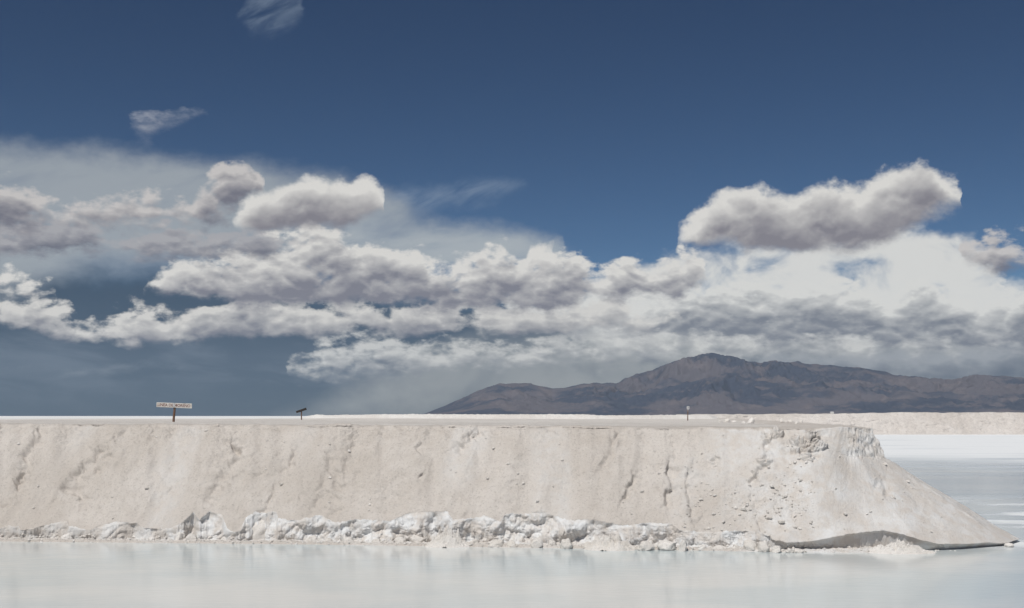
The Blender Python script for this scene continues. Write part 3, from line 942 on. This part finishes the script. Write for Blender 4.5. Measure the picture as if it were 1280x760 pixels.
# ------------------------------------------------------------------ loose salt: lumps at the foot, rubble, clods on the top
def lump_mesh(seed, angular=0.5, sub=4):
    bm = bmesh.new()
    bmesh.ops.create_icosphere(bm, subdivisions=sub, radius=1.0)
    co = np.array([v_.co[:] for v_ in bm.verts])
    rs = np.random.RandomState(seed)
    for i in range(int(8 + 6 * angular)):
        nv = rs.normal(size=3); nv /= np.linalg.norm(nv)
        lim_ = rs.uniform(0.55, 0.85)
        d_ = co @ nv
        co -= np.outer(np.clip(d_ - lim_, 0, None) * (0.55 + 0.4 * angular), nv)
    n_ = fbm(co[:, 0] * 1.3 + seed, co[:, 1] * 1.3, co[:, 2] * 1.3, o=5, g=0.55, billow=True)
    n2 = fbm(co[:, 0] * 4 + seed, co[:, 1] * 4, co[:, 2] * 4, o=3, g=0.6)
    co *= (1 + 0.34 * n_ + 0.12 * n2)[:, None]
    co[:, 2] = np.where(co[:, 2] < -0.3, -0.3 + (co[:, 2] + 0.3) * 0.3, co[:, 2])
    for v_, c_ in zip(bm.verts, co):
        v_.co = c_
    me = bpy.data.meshes.new('salt_lump')
    bm.to_mesh(me); bm.free()
    me.polygons.foreach_set('use_smooth', np.ones(len(me.polygons), bool))
    me.materials.append(M_rock)
    return me


LM = [lump_mesh(i, angular=(i % 3) / 2.0) for i in range(9)]


def heap_mesh(seed):
    """low heap of broken salt: a dome roughened down to fist size"""
    n = 90
    t = np.linspace(-1, 1, n)
    X_, Y_ = np.meshgrid(t, t)
    r_ = np.sqrt(X_ ** 2 + Y_ ** 2)
    r_ = r_ + 0.16 * perlin(X_ * 2 + seed, Y_ * 2, 1.0)
    Z_ = np.clip(1 - r_ ** 1.6, -0.25, 1)
    bl = np.abs(perlin(X_ * 3.4 + seed, Y_ * 2.2, 2.0)) * 1.2 + 0.7 * np.abs(perlin(X_ * 8 + seed, Y_ * 5, 3.0)) + 0.4 * np.abs(perlin(X_ * 17, Y_ * 10 + seed, 4.0))
    Z_ = Z_ * (0.55 + 0.9 * bl) + 0.12 * bl * (Z_ > -0.1)
    o = grid_mesh('salt_heap', np.stack([X_, Y_, Z_], -1), M_rock)
    me = o.data
    bpy.data.objects.remove(o)
    return me


HM = [heap_mesh(i * 3.1 + 1) for i in range(3)]


def place_lump(i, px, py, wpx, hpx, z=0.0, y=None, label=None, group=None, name='salt_lump', tilt=0.15, ratio=0.75, heap=None):
    g0 = on_plane(px, py, z) if y is None else at_depth(px, py, y)
    sc_ = g0[1] / FPX
    o = bpy.data.objects.new(name, LM[i % len(LM)] if heap is None else HM[heap])
    col.objects.link(o)
    hw, hh = wpx * sc_ / 2, hpx * sc_
    hh = hh / 1.3
    o.scale = (hw, hw * ratio if hw * ratio > hh * 0.5 else hh * 0.7, hh)
    o.location = (g0[0], g0[1] + hw * ratio * 0.6, g0[2] + 0.33 * hh)
    o.rotation_euler = (random.uniform(-tilt, tilt), random.uniform(-tilt, tilt), random.uniform(-0.5, 0.5))
    if heap is not None:
        o.rotation_euler = (0, 0, random.uniform(-0.2, 0.2))
        o.location.z = g0[2] - 0.02
        o.scale.z = hh * 1.15
    return tag(o, label, 'salt heap' if heap is not None else 'salt lump', group)


foot = [(20, 674, 14, 5), (42, 674, 22, 10), (65, 675, 10, 8), (82, 676, 18, 9), (128, 676, 26, 10), (146, 676, 10, 5), (170, 675, 24, 10), (190, 677, 12, 5), (222, 677, 18, 11), (238, 677, 17, 10),
        (257, 676, 22, 9), (279, 677, 16, 6), (356, 677, 18, 12), (375, 677, 20, 10), (391, 678, 15, 8), (410, 679, 12, 6), (436, 679, 16, 7), (470, 680, 14, 6), (500, 680, 18, 9), (523, 680, 20, 12),
        (592, 682, 16, 8), (620, 684, 24, 9), (640, 684, 14, 8), (672, 685, 16, 11), (690, 684, 12, 9), (709, 686, 20, 11), (735, 686, 12, 8), (808, 688, 24, 12), (835, 688, 26, 14), (854, 689, 12, 15),
        (878, 688, 14, 7), (900, 688, 16, 6), (922, 688, 12, 6), (938, 689, 20, 14), (956, 690, 20, 12), (972, 691, 14, 8), (988, 691, 12, 6), (1000, 691, 14, 5)]
zones = [(110, 'under the low grey lip of the embankment'), (200, 'under the grey lip near the name board'), (262, 'at the waterline directly below the long white name board'), (372, 'next to the large tilted slab'),
         (450, 'below the small dark askew board'), (660, 'next to the broad low salt heap'), (780, 'next to the widest salt heap'), (890, 'below the thin marker post'), (2000, 'where the embankment meets the slumped fan')]
for i, (a, b_, w_, h_) in enumerate(foot):
    zn = next(z_ for lim_, z_ in zones if a < lim_)
    size = 'large' if w_ * h_ > 210 else ('small' if w_ * h_ < 95 else 'middling')
    look = 'flattish' if h_ / w_ < 0.46 else ('upright' if h_ / w_ > 0.72 else 'rounded')
    place_lump(i, a, b_, w_, h_, label=f'{size} {look} white salt lump {zn}', group='salt lumps along the foot of the embankment')
place_lump(3, 322, 676, 46, 24, label='large tilted white salt slab leaning against the foot of the embankment', tilt=0.3, ratio=0.55, name='salt_slab')
place_lump(5, 560, 684, 56, 18, label='broad low white salt heap at the waterline with a lumpy crest', ratio=0.5, name='salt_heap', heap=0)
place_lump(1, 762, 688, 64, 17, label='widest white salt heap at the waterline beside a brownish lump', ratio=0.5, name='salt_heap', heap=1)
place_lump(7, 1128, 692, 84, 11, label='long low crust of loose salt under the dark undercut of the slumped fan', ratio=0.4, name='salt_heap', heap=2)
place_lump(6, 1262, 684, 13, 5, label='small dark rimmed salt lump at the outer tip of the slumped fan')
# clods on the flat top, where the crest breaks down
clod_labels = ['largest grey sided salt clod on the flat top near the broken end', 'wide flat salt clod on the flat top near the marker post', 'small salt clod beside the wide flat clod on the flat top',
               'upright salt clod on the flat top behind the broken end', 'low broad salt clod on the flat top above the rocky outcrop', 'tiny salt clod at the rim above the rocky outcrop',
               'smallest salt clod on the flat top, closest to the marker post', 'small salt clod lying against the largest clod on the flat top', 'small salt clod beside the upright clod on the flat top']
for i, (a, b_, w_, h_, y_) in enumerate([(939, 528.5, 10, 8, 62), (909, 524.5, 9, 4.5, 90), (918, 526, 6, 3, 84), (978, 525.5, 6, 6, 84), (988, 528.5, 8, 4, 68), (996, 530, 6, 3, 60), (900, 525.5, 5, 2.5, 86), (930, 529, 6, 3, 62), (1002, 526, 5, 3, 84)]):
    zt = float(zplat(at_depth(a, b_, y_)[0], y_))
    g0 = on_plane(a, b_, zt)
    yq = min(max(g0[1], 54), 95)
    xq = at_depth(a, b_, yq)[0]
    pxx, pyy = project(np.array([xq, yq, float(zplat(xq, yq)) - 0.02]))
    place_lump(i + 2, float(pxx), float(pyy), w_, h_, y=yq, label=clod_labels[i], group='salt clods on the flat top', name='salt_clod', tilt=0.4)

# crumbs scattered over the slope and shore: nobody could count them
rs = np.random.RandomState(5)
NRUB = 700
tmpl = []
for i in range(4):
    bm = bmesh.new()
    bmesh.ops.create_icosphere(bm, subdivisions=1, radius=1.0)
    tmpl.append((np.array([v_.co[:] for v_ in bm.verts]) * rs.uniform(0.6, 1.15, (len(bm.verts), 1)), np.array([[v_.index for v_ in f_.verts] for f_ in bm.faces])))
    bm.free()
uf, vf = project(BANK)
cand_w = np.zeros(uf.shape)
den = np.maximum(0, perlin(uf / 40, vf / 40, 44.0) + 0.15)
cand_w += 0.12 * den * (vf > 536) * isface
cand_w += 0.5 * np.exp(-(((uf - 925) / 50) ** 2 + ((vf - 640) / 32) ** 2)) * isface
cand_w += 0.35 * np.exp(-(((uf - 870) / 40) ** 2 + ((vf - 610) / 40) ** 2)) * isface
cand_w += 0.8 * np.exp(-(((uf - 985) / 30) ** 2 + ((vf - 620) / 30) ** 2)) * isface
cand_w *= ~under_full
cand_w[:, :nl] = 0
cand_w[:, nl + nf:] = 0
shore = np.zeros(uf.shape)
shore[:40, nl:nl + nf - 90] = 1.0
idx_a = rs.choice(cand_w.size, NRUB, p=(cand_w / cand_w.sum()).ravel())
idx_b = rs.choice(cand_w.size, 2400, p=(shore / shore.sum()).ravel())
vs_, fs_, nv_ = [], [], 0
flatP = BANK.reshape(-1, 3)
for n_, ii in enumerate(np.concatenate([idx_a, idx_b])):
    tv, tf = tmpl[n_ % 4]
    r_ = 0.010 + 0.045 * rs.rand() ** 3.6 + (0.09 * rs.rand() ** 9 if n_ < NRUB else 0.02 * rs.rand())
    a_ = rs.uniform(0, 6.28)
    ca, sa_ = math.cos(a_), math.sin(a_)
    q_ = tv * r_ * np.array([1.25, 1.0, 0.8])
    q_ = np.stack([q_[:, 0] * ca - q_[:, 1] * sa_, q_[:, 0] * sa_ + q_[:, 1] * ca, q_[:, 2]], -1) + flatP[ii] + np.array([0, -0.2 * r_, 0.25 * r_])
    vs_.append(q_); fs_.append(tf + nv_); nv_ += len(tv)
me = bpy.data.meshes.new('salt_rubble')
me.from_pydata(np.concatenate(vs_).tolist(), [], np.concatenate(fs_).tolist())
me.materials.append(M_rock)
rub = bpy.data.objects.new('salt_rubble', me)
col.objects.link(rub)
tag(rub, 'loose crumbs of salt scattered over the slope and shore of the embankment', 'rubble', kind='stuff')


# ------------------------------------------------------------------ signs
def plank(bm, x0, x1, y0, y1, z0, z1, bev=0.006, jitter=0.0):
    r_ = bmesh.ops.create_cube(bm, size=1.0)
    for v_ in r_['verts']:
        v_.co = Vector(((x0 + x1) / 2 + v_.co.x * (x1 - x0), (y0 + y1) / 2 + v_.co.y * (y1 - y0), (z0 + z1) / 2 + v_.co.z * (z1 - z0)))
        if jitter:
            v_.co += Vector((random.uniform(-jitter, jitter), 0, random.uniform(-jitter, jitter)))
    ed = list({e for v_ in r_['verts'] for e in v_.link_edges})
    bmesh.ops.bevel(bm, geom=ed, offset=bev, segments=2, affect='EDGES')


def stump(bm, r0, r1, h, lean=0.0, seg=10):
    rows = []
    for i in range(6):
        t = i / 5
        ring = []
        for j in range(seg):
            a = 2 * math.pi * j / seg
            rr_ = (r0 + (r1 - r0) * t) * (1 + 0.06 * math.sin(3 * a + i))
            ring.append(bm.verts.new((math.cos(a) * rr_ + lean * t + 0.008 * math.sin(i * 2.1), math.sin(a) * rr_, -0.35 + (h + 0.35) * t)))
        rows.append(ring)
    for i in range(5):
        for j in range(seg):
            bm.faces.new((rows[i][j], rows[i][(j + 1) % seg], rows[i + 1][(j + 1) % seg], rows[i + 1][j]))
    bm.faces.new(rows[-1])
    bm.faces.new(rows[0][::-1])


# long white name board on a post
def ground_at(px, py, y):
    xq = at_depth(px, py, y)[0]
    return np.array([xq, y, float(zplat(xq, y)) - 0.02])


YS = 80.0
g0 = ground_at(216.5, 528, YS)
m_px = YS / FPX
sign = empty('sign', g0)
tag(sign, 'long white wooden name board with faded red lettering on a brown post', 'sign')
bm = bmesh.new(); stump(bm, 0.085, 0.08, 1.12, lean=0.08)
obj_from_bm('post', bm, M_wood, sign, smooth=True)
bm = bmesh.new()
ztop = (528 - 506.8) * m_px
plank(bm, -22 * m_px, 22 * m_px, -0.135, -0.095, -0.16, 0.16, jitter=0.02)
board = obj_from_bm('board', bm, M_white, sign)
board.location = (0.06, 0, ztop)
board.rotation_euler = (0.12, R(2.3), 0)
fc_ = bpy.data.curves.new('lettering', 'FONT')
fc_.body = 'LINEA DE MORENO'
fc_.size = 0.30
fc_.align_x = 'CENTER'
fc_.align_y = 'CENTER'
fc_.extrude = 0.002
fc_.offset = 0.006
to = bpy.data.objects.new('lettering_tmp', fc_)
col.objects.link(to)
bpy.context.view_layer.update()
me = bpy.data.meshes.new_from_object(to.evaluated_get(bpy.context.evaluated_depsgraph_get()))
bpy.data.objects.remove(to)
me.materials.clear(); me.materials.append(M_paint)
wd = max(v_.co.x for v_ in me.vertices) - min(v_.co.x for v_ in me.vertices)
lt = bpy.data.objects.new('lettering', me)
col.objects.link(lt)
lt.parent = board
lt.location = (0, -0.1385, 0)
lt.rotation_euler = (math.pi / 2, 0, 0)
lt.scale = (2.28 / wd, 0.92, 1)
bm = bmesh.new(); plank(bm, -0.075, 0.075, -0.165, -0.142, -0.13, 0.15, jitter=0.008)
cl_ = obj_from_bm('cleat', bm, M_metal, sign); cl_.location = (0.075, 0, ztop)

# small dark tilted board
YS = 122.0
g0 = ground_at(377, 522, YS)
m_px = YS / FPX
sg = empty('sign', g0)
tag(sg, 'small dark board nailed askew on a short post', 'sign')
bm = bmesh.new(); stump(bm, 0.065, 0.06, 1.02, lean=-0.03)
obj_from_bm('post', bm, M_wood, sg, smooth=True)
bm = bmesh.new(); plank(bm, -0.56, 0.56, 0.06, 0.095, -0.12, 0.12, jitter=0.012)
bo = obj_from_bm('board', bm, M_shaded, sg); bo.location = (-0.03, -0.14, 1.06); bo.rotation_euler = (-0.25, R(-19), 0.1)

# thin marker post with a pale plate
YS = 132.0
g0 = ground_at(859.5, 525, YS)
mk = empty('marker_post', g0)
tag(mk, 'thin marker post topped by a small pale plate with a dark hole', 'post')
bm = bmesh.new(); stump(bm, 0.062, 0.05, 1.30, lean=0.05)
obj_from_bm('post', bm, M_wood, mk, smooth=True)
bm = bmesh.new()
seg = 16
ro = [[bm.verts.new((sx_, yy_, sz_)) for (sx_, sz_) in [(0.155 * max(-1, min(1, 1.3 * math.cos(2 * math.pi * j / seg))), 0.19 * max(-1, min(1, 1.3 * math.sin(2 * math.pi * j / seg)))) for j in range(seg)]] for yy_ in (-0.012, 0.012)]
ri = [[bm.verts.new((0.06 * math.cos(2 * math.pi * j / seg) + 0.02, yy_, 0.07 * math.sin(2 * math.pi * j / seg) - 0.01)) for j in range(seg)] for yy_ in (-0.012, 0.012)]
for j in range(seg):
    j2 = (j + 1) % seg
    bm.faces.new((ro[0][j], ro[0][j2], ri[0][j2], ri[0][j])); bm.faces.new((ro[1][j2], ro[1][j], ri[1][j], ri[1][j2]))
    bm.faces.new((ro[0][j2], ro[0][j], ro[1][j], ro[1][j2])); bm.faces.new((ri[0][j], ri[0][j2], ri[1][j2], ri[1][j]))
pl = obj_from_bm('plate', bm, M_metal, mk); pl.location = (0.06, -0.07, 1.46)
bm = bmesh.new(); plank(bm, -0.022, 0.022, -0.055, -0.03, 1.05, 1.62, bev=0.004)
obj_from_bm('bracket', bm, M_metal, mk).location = (0.05, 0, 0)

# small white hut far off on the flat
hut = empty('hut', (at_depth(1040, 518, 900.0)[0], 900.0, 4.6))
tag(hut, 'tiny white hut standing beyond the far embankment', 'hut')
bm = bmesh.new(); plank(bm, -1.1, 1.1, -1.0, 1.0, -0.2, 3.1, bev=0.03)
obj_from_bm('wall', bm, M_white, hut)
bm = bmesh.new()
vv = [bm.verts.new(p_) for p_ in ((-1.3, -1.2, 3.09), (1.3, -1.2, 3.09), (1.3, 1.2, 3.09), (-1.3, 1.2, 3.09), (-1.3, 0, 4.1), (1.3, 0, 4.1))]
for f_ in ((0, 1, 5, 4), (2, 3, 4, 5), (0, 4, 3), (1, 2, 5), (3, 2, 1, 0)):
    bm.faces.new([vv[i] for i in f_])
obj_from_bm('roof', bm, M_metal, hut)

# ------------------------------------------------------------------ air between here and the mountain
M_haze = bpy.data.materials.new('haze')
M_haze.use_nodes = True
t = M_haze.node_tree
t.nodes.clear()
pv = t.nodes.new('ShaderNodeVolumePrincipled')
pv.inputs['Color'].default_value = (0.72, 0.85, 1.0, 1)
pv.inputs['Density'].default_value = 7.5e-6
pv.inputs['Anisotropy'].default_value = 0.1
ou = t.nodes.new('ShaderNodeOutputMaterial')
t.links.new(pv.outputs[0], ou.inputs['Volume'])
bm = bmesh.new()
bmesh.ops.create_cube(bm, size=1.0)
hz = obj_from_bm('haze', bm, M_haze)
hz.scale = (56000, 56000, 1500)
hz.location = (0, 0, 750 - 22)
tag(hz, 'thin bluish air veiling the far mountain', 'haze', kind='stuff')
